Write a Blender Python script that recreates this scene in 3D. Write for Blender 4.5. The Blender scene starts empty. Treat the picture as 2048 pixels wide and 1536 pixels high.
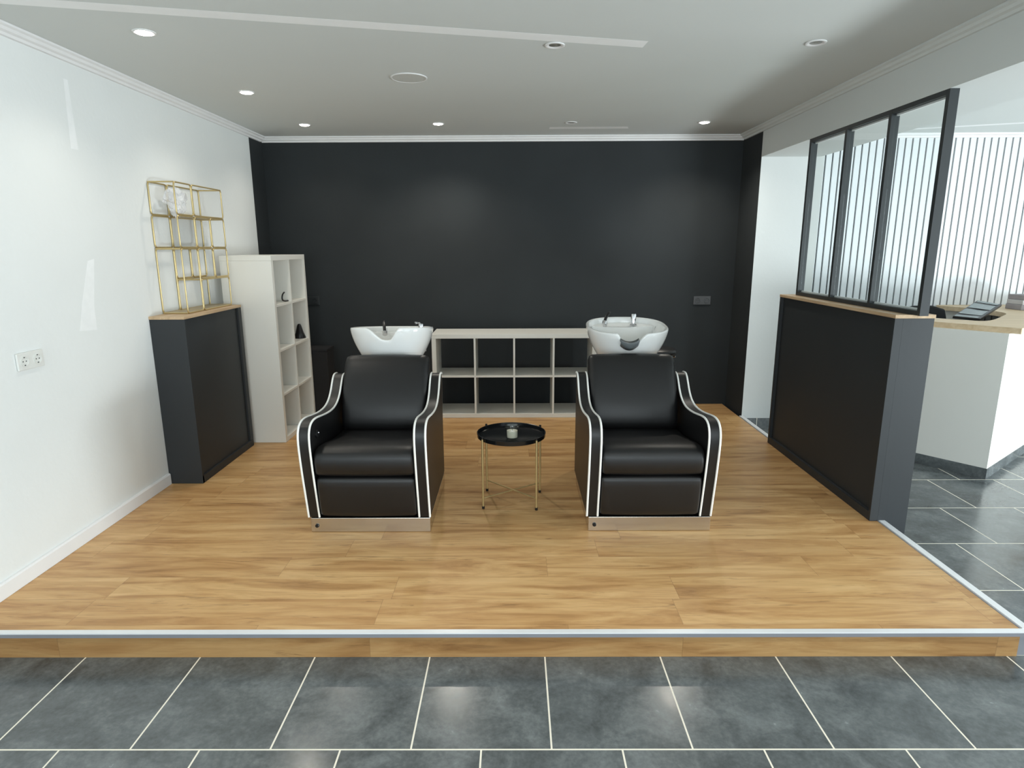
import bpy, bmesh, math, random
from mathutils import Vector, Matrix
C = bpy.context.scene.collection
S = bpy.context.scene
PI = math.pi
random.seed(4)

# ------------------------------------------------------------------ camera
cam_d = bpy.data.cameras.new('camera')
cam = bpy.data.objects.new('camera', cam_d); C.objects.link(cam)
cam_d.sensor_fit = 'HORIZONTAL'; cam_d.sensor_width = 36.0
cam_d.lens = 1247.2 / 2048 * 36.0
cam_d.clip_start = 0.02
rx = Vector((0.99998491, 0.00361654, -0.00413607))
ry = Vector((0.00326342, 0.21464543, 0.97668659))
rz = Vector((0.00442001, -0.97668534, 0.21463039))
cam.matrix_world = Matrix(((rx.x, ry.x, rz.x, 0), (rx.y, ry.y, rz.y, 0), (rx.z, ry.z, rz.z, 1.5237), (0, 0, 0, 1)))
S.camera = cam

# ------------------------------------------------------------------ exposure, sky, daylight
S.view_settings.view_transform = 'Standard'; S.view_settings.look = 'None'
S.view_settings.gamma = 1; S.view_settings.use_curve_mapping = False
S.view_settings.exposure = 0.2
w = bpy.data.worlds.new('sky'); S.world = w; w.use_nodes = True
w.node_tree.nodes['Background'].inputs[0].default_value = (0.80, 0.90, 1.0, 1)
w.node_tree.nodes['Background'].inputs[1].default_value = 1.0

def area(name, loc, rot, sx, sy, power, col=(1, 1, 1)):
    l = bpy.data.lights.new(name, 'AREA'); l.shape = 'RECTANGLE'; l.size = sx; l.size_y = sy
    l.energy = power; l.color = col
    o = bpy.data.objects.new(name, l); C.objects.link(o); o.location = loc; o.rotation_euler = rot
    return o
# daylight through the shop windows behind the camera (main room, then the reception side)
area('daylight_main', (-0.1, -2.35, 1.45), (PI/2, 0, 0), 3.9, 1.5, 82, (0.88, 0.97, 1.0))
area('daylight_reception', (4.3, -2.35, 1.2), (PI/2, 0, 0), 3.0, 2.3, 40, (0.88, 0.96, 1.0))
area('daylight_side', (6.28, 2.0, 1.2), (PI/2, 0, PI/2), 3.2, 2.0, 46, (0.90, 0.97, 1.0))
# daylight bounced up from the bright pavement outside the side window
def aim(o, target):
    o.rotation_euler = (Vector(target)-Vector(o.location)).to_track_quat('-Z', 'Y').to_euler(); return o
aim(area('pavement_bounce', (6.2, 1.8, .28), (0, 0, 0), 2.8, .7, 225, (0.88, 0.97, 1.0)), (.3, 3.0, 2.6))

# ------------------------------------------------------------------ dimensions
D, XL, XP, H, ST, YF = 5.996, -2.289, 2.08, 2.505, -0.122, 2.256
YP = 5.536          # front of the white pillar
XPR = 2.61          # right side of pillar
ZB = 2.255          # underside of the beam
XR, YB = 6.3, -2.5  # far right wall, front wall behind the camera

# ------------------------------------------------------------------ materials
def lin(c):
    return tuple((x/12.92 if x <= 0.04045 else ((x+0.055)/1.055)**2.4) for x in [v/255 for v in c]) + (1,)
class NT:
    def __init__(s, name):
        s.m = bpy.data.materials.new(name); s.m.use_nodes = True; s.t = s.m.node_tree
        s.b = s.t.nodes['Principled BSDF']; s.pos = None
    def n(s, typ, **kw):
        n = s.t.nodes.new(typ)
        for k, v in kw.items(): setattr(n, k, v)
        return n
    def l(s, a, b): s.t.links.new(a, b)
    def xyz(s):
        g = s.n('ShaderNodeNewGeometry'); x = s.n('ShaderNodeSeparateXYZ'); s.l(g.outputs['Position'], x.inputs[0])
        s.P = g.outputs['Position']; return x.outputs[0], x.outputs[1], x.outputs[2]
    def m2(s, op, a, b=None, c=None, clamp=False):
        n = s.n('ShaderNodeMath', operation=op, use_clamp=clamp)
        for i, v in enumerate((a, b, c)):
            if v is None: continue
            if isinstance(v, (int, float)): n.inputs[i].default_value = v
            else: s.l(v, n.inputs[i])
        return n.outputs[0]
    def comb(s, x, y, z=0.0):
        n = s.n('ShaderNodeCombineXYZ')
        for i, v in enumerate((x, y, z)):
            if isinstance(v, (int, float)): n.inputs[i].default_value = v
            else: s.l(v, n.inputs[i])
        return n.outputs[0]
    def noise(s, vec, scale=1.0, detail=4.0, rough=0.5, dist=0.0):
        n = s.n('ShaderNodeTexNoise'); n.inputs['Scale'].default_value = scale; n.inputs['Detail'].default_value = detail
        n.inputs['Roughness'].default_value = rough; n.inputs['Distortion'].default_value = dist
        if vec is not None: s.l(vec, n.inputs['Vector'])
        return n.outputs['Fac']
    def white(s, vec):
        n = s.n('ShaderNodeTexWhiteNoise', noise_dimensions='3D'); s.l(vec, n.inputs['Vector']); return n.outputs['Value']
    def ramp(s, f, stops):
        n = s.n('ShaderNodeValToRGB'); s.l(f, n.inputs[0]); e = n.color_ramp.elements
        while len(e) < len(stops): e.new(0.5)
        for i, (p, c) in enumerate(stops): e[i].position = p; e[i].color = c if len(c) == 4 else tuple(c)+(1,)
        return n.outputs[0]
    def mix(s, f, a, b, bt='MIX'):
        n = s.n('ShaderNodeMix', data_type='RGBA', blend_type=bt)
        for sock, v in ((n.inputs[0], f), (n.inputs[6], a), (n.inputs[7], b)):
            if isinstance(v, (int, float)): sock.default_value = v
            elif isinstance(v, tuple): sock.default_value = v
            else: s.l(v, sock)
        return n.outputs[2]
    def bump(s, h, strength=0.2, dist=0.01):
        n = s.n('ShaderNodeBump'); n.inputs['Strength'].default_value = strength; n.inputs['Distance'].default_value = dist
        s.l(h, n.inputs['Height']); s.l(n.outputs[0], s.b.inputs['Normal'])

def simple(name, col, rough=0.5, metal=0.0, var=0.06, vscale=6.0, bump=0.0, bscale=200.0, spec=0.5, coat=0.0):
    k = NT(name); k.b.inputs['Roughness'].default_value = rough; k.b.inputs['Metallic'].default_value = metal
    k.b.inputs['Specular IOR Level'].default_value = spec; k.b.inputs['Coat Weight'].default_value = coat
    k.xyz(); c = lin(col)
    f = k.noise(k.P, vscale, 3)
    lo = tuple(v*(1-var) for v in c[:3])+(1,); hi = tuple(min(1, v*(1+var)) for v in c[:3])+(1,)
    k.l(k.ramp(f, [(0.3, lo), (0.7, hi)]), k.b.inputs['Base Color'])
    if bump: k.bump(k.noise(k.P, bscale, 3), bump, 0.002)
    return k.m

M = {}
M['white_wall'] = simple('white_plaster', (228, 231, 230), 0.85, var=0.025, vscale=1.3, bump=0.5, bscale=38)
M['ceiling'] = simple('ceiling_paint', (212, 216, 214), 0.8, var=0.015, vscale=0.8, bump=0.1, bscale=25)
M['patch'] = simple('filler_paint', (246, 247, 247), 0.75, var=0.02, vscale=9)  # whiter colour standing in for bands of light on the ceiling
M['pillar_paint'] = simple('grey_white_plaster', (206, 209, 207), 0.85, var=0.02, vscale=1.3, bump=0.4, bscale=38)
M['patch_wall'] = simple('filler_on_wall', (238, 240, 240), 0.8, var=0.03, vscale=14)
M['dark_wall'] = simple('anthracite_paint', (44, 48, 50), 0.8, var=0.10, vscale=1.6, bump=0.25, bscale=60, spec=0.3)
M['anthracite'] = simple('anthracite_board', (39, 43, 46), 0.55, var=0.05, vscale=3)
M['frame'] = simple('dark_steel_paint', (46, 50, 52), 0.4, var=0.03)
M['white_lacquer'] = simple('white_lacquer', (234, 233, 226), 0.35, var=0.012, vscale=2)
M['cornice'] = simple('cornice_white', (232, 232, 232), 0.6, var=0.02)
M['white_trim'] = simple('aluminium_edge', (232, 234, 236), 0.32, metal=0.15, var=0.02)
M['trim_grey'] = simple('edge_profile_grey', (150, 152, 158), 0.4, metal=0.4, var=0.03)
M['leather'] = simple('black_leatherette', (18, 18, 19), 0.42, var=0.15, vscale=5, bump=0.12, bscale=260, spec=0.5)
M['piping'] = simple('white_piping', (245, 245, 240), 0.4, var=0.01)
M['ceramic'] = simple('white_ceramic', (238, 239, 237), 0.09, var=0.01, coat=0.4)
M['chrome'] = simple('chrome', (225, 225, 228), 0.09, metal=1.0, var=0.01)
M['steel'] = simple('brushed_steel', (205, 200, 192), 0.2, metal=1.0, var=0.04)
M['black_plastic'] = simple('black_plastic', (18, 18, 19), 0.35, var=0.1)
M['black_metal'] = simple('black_tray_metal', (20, 22, 24), 0.22, var=0.08, metal=0.2)
M['gel'] = simple('grey_gel', (92, 98, 100), 0.35, var=0.05)
M['gold'] = simple('brass_gold', (204, 184, 134), 0.33, metal=0.7, var=0.04)
M['gold_plate'] = simple('gold_wire_shelf', (176, 160, 128), 0.45, metal=0.5, var=0.05)
M['wax'] = simple('cream_wax', (236, 226, 208), 0.5, var=0.02)
M['felt'] = simple('dark_felt', (42, 46, 50), 0.9, var=0.1, vscale=60)
M['slat'] = simple('white_slat', (226, 229, 231), 0.45, var=0.015, vscale=5)
M['grey_box'] = simple('grey_cardboard', (150, 144, 146), 0.7, var=0.08, vscale=14)
M['tin_grey'] = simple('pale_grey_card', (190, 186, 186), 0.7, var=0.04)
M['socket_grey'] = simple('dark_grey_socket', (78, 80, 82), 0.4, var=0.02)
M['plug_white'] = simple('socket_white', (225, 226, 222), 0.35, var=0.01)
M['grille'] = simple('speaker_grille', (205, 207, 203), 0.6, var=0.03, bump=0.4, bscale=900)
M['chair_black'] = simple('black_fabric', (20, 20, 22), 0.8, var=0.15, vscale=60)
M['screen'] = simple('grey_screen_glass', (118, 128, 128), 0.12, var=0.03)

def glass(name, tint=(1, 1, 1, 1), alpha=0.12, rough=0.02):
    k = NT(name); t = k.t; out = t.nodes['Material Output']
    tr = k.n('ShaderNodeBsdfTransparent'); tr.inputs[0].default_value = tint
    gl = k.n('ShaderNodeBsdfGlossy'); gl.inputs['Roughness'].default_value = rough
    geo = k.n('ShaderNodeNewGeometry'); dt = k.n('ShaderNodeVectorMath', operation='DOT_PRODUCT')
    k.l(geo.outputs['Incoming'], dt.inputs[0]); k.l(geo.outputs['Normal'], dt.inputs[1])
    c5 = k.m2('POWER', k.m2('SUBTRACT', 1.0, k.m2('ABSOLUTE', dt.outputs['Value'])), 5.0)
    f = k.m2('ADD', k.m2('MULTIPLY', c5, 0.5), 0.02+alpha*0.1)
    mx = k.n('ShaderNodeMixShader'); k.l(f, mx.inputs[0]); k.l(tr.outputs[0], mx.inputs[1]); k.l(gl.outputs[0], mx.inputs[2])
    k.l(mx.outputs[0], out.inputs[0]); return k.m
M['glass'] = glass('clear_pane', (0.97, 0.985, 0.98, 1), 0.05)
M['jar_glass'] = glass('jar_glass', (0.93, 0.95, 0.94, 1), 0.5)
def plastic_wrap():
    k = NT('clear_plastic_wrap'); k.b.inputs['Base Color'].default_value = (0.9, 0.92, 0.96, 1)
    k.b.inputs['Roughness'].default_value = 0.15; k.b.inputs['Alpha'].default_value = 0.38
    k.xyz(); k.bump(k.noise(k.P, 40, 2), 0.6, 0.01); return k.m
M['wrap'] = plastic_wrap()
def emit(name, col, s):
    k = NT(name); k.b.inputs['Base Color'].default_value = (0.9, 0.9, 0.88, 1)
    k.b.inputs['Emission Color'].default_value = col; k.b.inputs['Emission Strength'].default_value = s; return k.m
M['bulb'] = emit('lit_bulb', (1, 0.94, 0.82, 1), 30)
M['bulb_off'] = simple('unlit_bulb', (120, 118, 110), 0.15, var=0.3, vscale=60)

def plank_mat(name, L=1.28, W=0.192, vert=False, tone=1.0):
    k = NT(name); x, y, z = k.xyz()
    if vert: y = k.m2('ADD', z, 0.192*20-0.03)
    row = k.m2('FLOOR', k.m2('DIVIDE', y, W))
    ro = k.white(k.comb(row, 3.3, 0.7))
    xx = k.m2('ADD', x, k.m2('MULTIPLY', ro, L))
    col = k.m2('FLOOR', k.m2('DIVIDE', xx, L))
    pid = k.white(k.comb(col, row, 1.0)); pid2 = k.white(k.comb(col, row, 5.0))
    # grain: stretched noise, shifted per plank
    gx = k.m2('ADD', x, k.m2('MULTIPLY', pid, 37.0)); gy = k.m2('ADD', y, k.m2('MULTIPLY', pid2, 11.0))
    big = k.noise(k.comb(k.m2('MULTIPLY', gx, 1.7), k.m2('MULTIPLY', gy, 12.0)), 1.0, 6, 0.6, 0.8)
    fine = k.noise(k.comb(k.m2('MULTIPLY', gx, 6.0), k.m2('MULTIPLY', gy, 120.0)), 1.0, 3, 0.6, 0.2)
    crack = k.noise(k.comb(k.m2('MULTIPLY', gx, 2.6), k.m2('MULTIPLY', gy, 30.0)), 1.0, 5, 0.65, 1.6)
    base = k.ramp(big, [(0.28, lin((150, 108, 64))), (0.43, lin((194, 150, 98))), (0.58, lin((216, 176, 122))), (0.8, lin((228, 192, 140)))])
    base = k.mix(k.m2('MULTIPLY', pid, 0.38), base, lin((182, 136, 86)))
    base = k.mix(k.m2('MULTIPLY', k.m2('SUBTRACT', fine, 0.45, clamp=True), 0.9), base, lin((146, 104, 64)))
    ck = k.ramp(crack, [(0.60, (0, 0, 0)), (0.72, (1, 1, 1))])
    base = k.mix(k.m2('MULTIPLY', ck, 0.62), base, lin((112, 78, 48)))
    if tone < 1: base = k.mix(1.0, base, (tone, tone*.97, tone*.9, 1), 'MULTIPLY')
    # seams
    fy = k.m2('FRACT', k.m2('DIVIDE', y, W)); fx = k.m2('FRACT', k.m2('DIVIDE', xx, L))
    sy = k.m2('LESS_THAN', fy, 0.008); sx = k.m2('LESS_THAN', fx, 0.0013)
    seam = k.m2('MAXIMUM', sy, sx)
    base = k.mix(k.m2('MULTIPLY', seam, 0.45), base, lin((80, 54, 30)))
    k.l(base, k.b.inputs['Base Color'])
    k.b.inputs['Roughness'].default_value = 0.42
    k.b.inputs['Specular IOR Level'].default_value = 0.4
    return k.m
M['planks'] = plank_mat('oak_vinyl_planks')
M['planks_v'] = plank_mat('oak_riser_planks', vert=True, tone=.66)  # same oak, darkened in its colour for the shade on the riser

def wood_mat(name, a, b, ax=0):
    k = NT(name); x, y, z = k.xyz()
    v = k.comb(k.m2('MULTIPLY', x, 2.0 if ax == 0 else 26.0), k.m2('MULTIPLY', y, 26.0 if ax == 0 else 2.0), k.m2('MULTIPLY', z, 26.0))
    f = k.noise(v, 1.0, 5, 0.6, 0.6)
    k.l(k.ramp(f, [(0.3, lin(a)), (0.7, lin(b))]), k.b.inputs['Base Color']); k.b.inputs['Roughness'].default_value = 0.5
    return k.m
M['oak_cap'] = wood_mat('oak_board', (176, 146, 112), (208, 182, 148), 1)
M['oak_top'] = wood_mat('light_oak_top', (200, 174, 138), (222, 200, 168), 0)

def tile_mat(name, W=0.473, L=0.4915, x0=0.12, y0=1.779, vert=False):
    k = NT(name); x, y, z = k.xyz()
    v = k.m2('DIVIDE', k.m2('SUBTRACT', y, y0), L); row = k.m2('FLOOR', v)
    off = k.m2('MULTIPLY', k.m2('ABSOLUTE', k.m2('MODULO', row, 2.0)), 0.5)
    u = k.m2('ADD', k.m2('DIVIDE', k.m2('SUBTRACT', x, x0), W), off); col = k.m2('FLOOR', u)
    fu = k.m2('FRACT', u); fv = k.m2('FRACT', v)
    def edge(f, size, g):
        d = k.m2('MINIMUM', f, k.m2('SUBTRACT', 1.0, f))
        return k.m2('LESS_THAN', d, g/size/2)
    if vert: grout = edge(fu, W, 0.005)
    else: grout = k.m2('MAXIMUM', edge(fu, W, 0.0062), edge(fv, L, 0.0062))
    pid = k.white(k.comb(col, row, 2.0))
    sh = k.comb(k.m2('ADD', x, k.m2('MULTIPLY', pid, 9.0)), k.m2('ADD', y, k.m2('MULTIPLY', pid, 5.0)), z)
    a = k.noise(sh, 5.5, 8, 0.62, 0.6); bb = k.noise(sh, 48, 4, 0.7)
    f = k.m2('ADD', k.m2('MULTIPLY', a, 0.7), k.m2('MULTIPLY', bb, 0.3))
    c = k.ramp(f, [(0.36, lin((70, 74, 75))), (0.5, lin((92, 97, 98))), (0.64, lin((116, 121, 122)))])
    c = k.mix(k.m2('MULTIPLY', pid, 0.12), c, lin((88, 92, 95)))
    c = k.mix(grout, c, lin((232, 226, 210)))
    k.l(c, k.b.inputs['Base Color'])
    k.l(k.m2('ADD', k.m2('MULTIPLY', grout, 0.5), k.m2('MULTIPLY', f, 0.42)), k.b.inputs['Roughness'])
    k.b.inputs['Specular IOR Level'].default_value = 0.6
    h = k.m2('ADD', k.m2('MULTIPLY', f, 0.25), k.m2('SUBTRACT', 1.0, grout)); k.bump(h, 0.25, 0.002)
    return k.m
M['tiles'] = tile_mat('grey_floor_tiles')
M['tile_plinth'] = tile_mat('grey_plinth_tiles', W=5.0, x0=1.0, y0=-100, L=300, vert=True)
M['tile_base'] = tile_mat('grey_skirting_tiles', W=0.473, x0=2.22, y0=-3.0, L=200, vert=True)

# ------------------------------------------------------------------ mesh helpers
def link(name, bm, mat, parent=None, smooth=None, bevel=0.0, seg=2):
    bmesh.ops.remove_doubles(bm, verts=bm.verts, dist=1e-6)
    bmesh.ops.recalc_face_normals(bm, faces=bm.faces)
    me = bpy.data.meshes.new(name); bm.to_mesh(me); bm.free()
    mats = mat if isinstance(mat, (list, tuple)) else [mat]
    for m_ in mats: me.materials.append(M[m_] if isinstance(m_, str) else m_)
    if smooth is not None:
        me.polygons.foreach_set('use_smooth', [True]*len(me.polygons)); me.set_sharp_from_angle(angle=math.radians(smooth))
    o = bpy.data.objects.new(name, me); C.objects.link(o)
    if parent: o.parent = parent
    if bevel:
        b = o.modifiers.new('bevel', 'BEVEL'); b.width = bevel; b.segments = seg; b.limit_method = 'ANGLE'; b.angle_limit = math.radians(30)
        b.harden_normals = False
    return o
def box(bm, x0, x1, y0, y1, z0, z1, mi=0):
    vs = [bm.verts.new(p) for p in ((x0,y0,z0),(x1,y0,z0),(x1,y1,z0),(x0,y1,z0),(x0,y0,z1),(x1,y0,z1),(x1,y1,z1),(x0,y1,z1))]
    for f in ((0,3,2,1),(4,5,6,7),(0,1,5,4),(1,2,6,5),(2,3,7,6),(3,0,4,7)):
        fc = bm.faces.new([vs[i] for i in f]); fc.material_index = mi
    return vs
def prism(bm, pts, a0, a1, axis='x', mi=0):
    """polygon pts (2-D) swept along axis"""
    def P(a, p):
        return (a, p[0], p[1]) if axis == 'x' else ((p[0], a, p[1]) if axis == 'y' else (p[0], p[1], a))
    A = [bm.verts.new(P(a0, p)) for p in pts]; B = [bm.verts.new(P(a1, p)) for p in pts]
    n = len(pts)
    fs = [bm.faces.new(A[::-1]), bm.faces.new(B)]
    for i in range(n): fs.append(bm.faces.new((A[i], A[(i+1) % n], B[(i+1) % n], B[i])))
    for f in fs: f.material_index = mi
def lathe(bm, prof, c=(0, 0, 0), n=32, axis='z', cap=True):
    rings = []
    for r, h in prof:
        ring = []
        for i in range(n):
            a = 2*PI*i/n
            p = (r*math.cos(a), r*math.sin(a), h)
            if axis == 'y': p = (p[0], h, p[1])
            if axis == 'x': p = (h, p[0], p[1])
            ring.append(bm.verts.new((c[0]+p[0], c[1]+p[1], c[2]+p[2])))
        rings.append(ring)
    for a, b in zip(rings, rings[1:]):
        for i in range(n): bm.faces.new((a[i], a[(i+1) % n], b[(i+1) % n], b[i]))
    if cap:
        bm.faces.new(rings[0][::-1]); bm.faces.new(rings[-1])
def tube(bm, pts, r, n=8, closed=False):
    pts = [Vector(p) for p in pts]; rings = []; m = len(pts); up = None
    for i, p in enumerate(pts):
        if closed: d = pts[(i+1) % m]-pts[i-1]
        else: d = pts[min(i+1, m-1)]-pts[max(i-1, 0)]
        d.normalize()
        if up is None: up = Vector((0, 0, 1)) if abs(d.z) < 0.9 else Vector((0, 1, 0))
        s = d.cross(up).normalized(); up = s.cross(d).normalized()
        rings.append([bm.verts.new(p + s*math.cos(2*PI*k/n)*r + up*math.sin(2*PI*k/n)*r) for k in range(n)])
    pairs = list(zip(rings, rings[1:])) + ([(rings[-1], rings[0])] if closed else [])
    for a, b in pairs:
        for k in range(n): bm.faces.new((a[k], a[(k+1) % n], b[(k+1) % n], b[k]))
    if not closed: bm.faces.new(rings[0][::-1]); bm.faces.new(rings[-1])
def smoothpoly(pts, it=2, closed=False):
    for _ in range(it):
        q = [] if closed else [pts[0]]
        rng = range(len(pts)) if closed else range(len(pts)-1)
        for i in rng:
            a, b = pts[i], pts[(i+1) % len(pts)]
            q.append(tuple(.75*u+.25*v for u, v in zip(a, b))); q.append(tuple(.25*u+.75*v for u, v in zip(a, b)))
        if not closed: q.append(pts[-1])
        pts = q
    return pts
def rrect(pts, r, seg=4):
    """round the corners of a closed 3-D polygon for a bent rod"""
    out = []; n = len(pts)
    for i in range(n):
        p = Vector(pts[i]); a = (Vector(pts[i-1])-p); b = (Vector(pts[(i+1) % n])-p)
        ra = min(r, a.length*.45); rb = min(r, b.length*.45)
        p0 = p+a.normalized()*ra; p1 = p+b.normalized()*rb
        for k in range(seg+1):
            t = k/seg; out.append(((1-t)**2)*p0 + 2*t*(1-t)*p + t*t*p1)
    return out
def B(): return bmesh.new()
def thing(name, label, cat, loc=(0, 0, 0), group=None):
    o = bpy.data.objects.new(name, None); C.objects.link(o); o.location = loc; o.empty_display_size = 0.1
    o['label'] = label; o['category'] = cat
    if group: o['group'] = group
    return o
def tag(o, label, cat, group=None):
    o['label'] = label; o['category'] = cat
    if group: o['group'] = group
    return o
def struct(name, bm, m, label=None, cat=None, **k):
    o = link(name, bm, m, None, **k); o['kind'] = 'structure'
    if label: o['label'] = label
    if cat: o['category'] = cat
    return o
def dup(root, loc, label, group=None):
    r = root.copy(); C.objects.link(r); r.location = loc; r['label'] = label
    if group: r['group'] = group
    for ch in list(root.children):
        c = ch.copy(); C.objects.link(c); c.parent = r
        for g in ch.children:
            d = g.copy(); C.objects.link(d); d.parent = c
    return r

# ------------------------------------------------------------------ room shell
b = B(); box(b, XL-.2, XR+.2, YB-.2, D+.2, ST-.15, ST)
struct('floor', b, 'tiles', 'dark grey stone-look tile floor with pale joints', 'floor')
b = B(); box(b, XL-.2, XR+.2, YB-.2, D+.2, H, H+.15)
struct('ceiling', b, 'ceiling', 'matt pale ceiling with recessed spotlights', 'ceiling')
# left wall: white, painted anthracite on the last 30 cm
b = B(); box(b, XL-.2, XL, YB-.2, 5.70, ST, H, 0); box(b, XL-.2, XL, 5.70, D, ST, H, 1)
struct('wall_left', b, ['white_wall', 'dark_wall'], 'white plastered side wall with filler marks, dark at its far end', 'wall')
b = B(); box(b, XL-.2, XP+.02, D, D+.2, ST, H)
struct('wall_back', b, 'dark_wall', 'large matt anthracite back wall behind the wash chairs', 'wall')
# pillar at the end of the back wall: anthracite flank, white front
b = B(); box(b, XP+.001, XPR, YP, D-.002, ST, H, 0)
b.faces.ensure_lookup_table()
for f in b.faces:
    if abs(f.calc_center_median().x-(XP+.001)) < 1e-4: f.material_index = 1
struct('wall_pillar', b, ['pillar_paint', 'dark_wall'], 'white pillar with one anthracite side between the two rooms', 'wall')
# ceiling beam
b = B(); box(b, XP, XPR-.03, YB, YP+.001, ZB, H)
struct('ceiling_beam', b, 'ceiling', 'plastered beam running above the glazed screen', 'beam')
# slatted wall of the reception side
b = B(); box(b, XPR-.02, XR+.2, D, D+.2, ST, H)
struct('wall_back_reception', b, 'white_wall', 'white wall behind the slat cladding', 'wall')
b = B(); box(b, XPR+.001, XR, D-.012, D-.0005, ST+.0, 2.466, 0)
x = 3.529-.0641*14 - .0045
while x < XR-.07:
    x0 = x+.0072+.0045; x1 = x+.0641-.0072+.0045
    if x0 > XPR: box(b, x0, x1, D-.030, D-.0121, ST, 2.466, 1)
    x += .0641
struct('wall_slats', b, ['felt', 'slat'], 'white vertical slat cladding with dark gaps behind the reception', 'wall')
b = B(); box(b, XR, XR+.2, YB-.2, .35, ST, H); box(b, XR, XR+.2, 3.65, D, ST, H); box(b, XR, XR+.2, .35, 3.65, ST, .15); box(b, XR, XR+.2, .35, 3.65, 2.25, H)
struct('wall_right', b, 'white_wall')
b = B()
box(b, XL, -2.1, YB-.2, YB, ST, H); box(b, 1.9, 2.75, YB-.2, YB, ST, H); box(b, 5.85, XR, YB-.2, YB, ST, H)
box(b, -2.1, 1.9, YB-.2, YB, 2.25, H); box(b, 2.75, 5.85, YB-.2, YB, 2.4, H)
struct('wall_front', b, 'white_wall')
for i, (x0, x1, z1) in enumerate(((-2.1, 1.9, 2.25), (2.75, 5.85, 2.4))):
    b = B(); m = (x0+x1)/2
    for u in (x0, m-.03, x1-.06): box(b, u, u+.06, YB-.14, YB-.06, ST, z1)
    box(b, x0, x1, YB-.14, YB-.06, ST, ST+.08); box(b, x0, x1, YB-.14, YB-.06, z1-.06, z1)
    o = struct('window_%d' % (i+1), b, 'frame')
    g = B(); box(g, x0+.02, x1-.02, YB-.105, YB-.095, ST+.02, z1-.02); link('pane', g, 'glass', o)

# cornices
def cornice(name, p0, p1, inward):
    prof = [(0, 0), (.048, 0), (.048, -.010), (.036, -.016), (.030, -.028), (.016, -.034), (.012, -.046), (0, -.048)]
    b = B(); p0 = Vector(p0); p1 = Vector(p1); n = Vector(inward)
    A = [b.verts.new(p0+n*u+Vector((0, 0, v))) for u, v in prof]; Bv = [b.verts.new(p1+n*u+Vector((0, 0, v))) for u, v in prof]
    k = len(prof); b.faces.new(A); b.faces.new(Bv[::-1])
    for i in range(k): b.faces.new((A[i], A[(i+1) % k], Bv[(i+1) % k], Bv[i]))
    return struct(name, b, 'cornice')
e = .0006
cornice('trim_1', (XL+e, D-e, H-e), (XP-e, D-e, H-e), (0, -1, 0))
cornice('trim_2', (XL+e, YB+e, H-e), (XL+e, D-.05, H-e), (1, 0, 0))
o = cornice('trim_3', (XP-e, YB+e, H-e), (XP-e, D-.05, H-e), (-1, 0, 0)); o.data.materials[0] = M['ceiling']
b = B(); box(b, XPR+.001, XR, D-.045, D-.0005, 2.4662, H-.001); box(b, XPR+.001, XR, D-.075, D-.0455, 2.485, H-.001)
struct('trim_4', b, 'cornice')

# platform
b = B(); box(b, XL+e, XP-.03, YF+.006, D-e, ST+e, -.001, 0)
for f in b.faces:
    if abs(f.normal.z) < .5: pass
b.normal_update()
for f in b.faces:
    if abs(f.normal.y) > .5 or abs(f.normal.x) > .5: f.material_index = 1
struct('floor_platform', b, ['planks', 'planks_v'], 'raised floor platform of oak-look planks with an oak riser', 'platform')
b = B()
box(b, XL+e, XP+.012, YF-.013, YF+.012, -.003, .002, 0); box(b, XL+e, XP+.012, YF-.013, YF+.0055, -.019, -.0031, 1)
struct('trim_5', b, ['white_trim', 'trim_grey'], 'white metal edge profile along the front of the platform', 'trim')
b = B()
box(b, XP-.022, XP+.012, YF+.013, YP-.002, -.003, .004, 0); box(b, XP-.029, XP+.008, YF+.013, YP-.002, ST+e, -.0031, 1)
struct('trim_6', b, ['white_trim', 'trim_grey'], 'white metal edge profile along the right side of the platform', 'trim')
b = B(); prism(b, [(XL+e, .0), (XL+.015, .0), (XL+.015, .066), (XL+.010, .074), (XL+e, .075)], YF+.03, 3.885, 'y')
struct('baseboard_left', b, 'cornice', 'white skirting board along the left wall', 'skirting')
b = B(); box(b, XP+.013, XPR, YP-.010, YP-.0005, ST+e, -.020)
struct('baseboard_pillar', b, 'tile_base', 'grey tile skirting at the foot of the white pillar', 'skirting')

# bands of light painted as thin whiter ceiling strips; paler patches on the wall
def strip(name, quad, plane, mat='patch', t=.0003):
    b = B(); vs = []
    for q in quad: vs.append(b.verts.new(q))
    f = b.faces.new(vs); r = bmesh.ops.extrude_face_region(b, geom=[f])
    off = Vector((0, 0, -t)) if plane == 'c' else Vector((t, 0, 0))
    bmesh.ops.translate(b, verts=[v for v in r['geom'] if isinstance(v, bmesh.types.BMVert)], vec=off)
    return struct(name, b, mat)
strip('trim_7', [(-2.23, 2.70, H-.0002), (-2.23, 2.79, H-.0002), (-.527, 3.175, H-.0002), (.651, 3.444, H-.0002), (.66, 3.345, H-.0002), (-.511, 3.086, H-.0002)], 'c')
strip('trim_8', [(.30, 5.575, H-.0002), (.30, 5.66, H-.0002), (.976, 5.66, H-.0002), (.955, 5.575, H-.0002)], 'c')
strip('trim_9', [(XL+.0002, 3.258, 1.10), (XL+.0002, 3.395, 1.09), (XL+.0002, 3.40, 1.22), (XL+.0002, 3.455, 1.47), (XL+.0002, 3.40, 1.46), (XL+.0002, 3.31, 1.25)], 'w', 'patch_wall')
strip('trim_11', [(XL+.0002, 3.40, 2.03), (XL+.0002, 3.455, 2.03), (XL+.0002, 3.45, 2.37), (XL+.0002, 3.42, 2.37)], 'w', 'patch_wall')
strip('trim_10', [(3.0, 5.86, H-.0002), (3.0, 5.93, H-.0002), (6.0, 4.93, H-.0002), (6.0, 4.86, H-.0002)], 'c')

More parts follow.
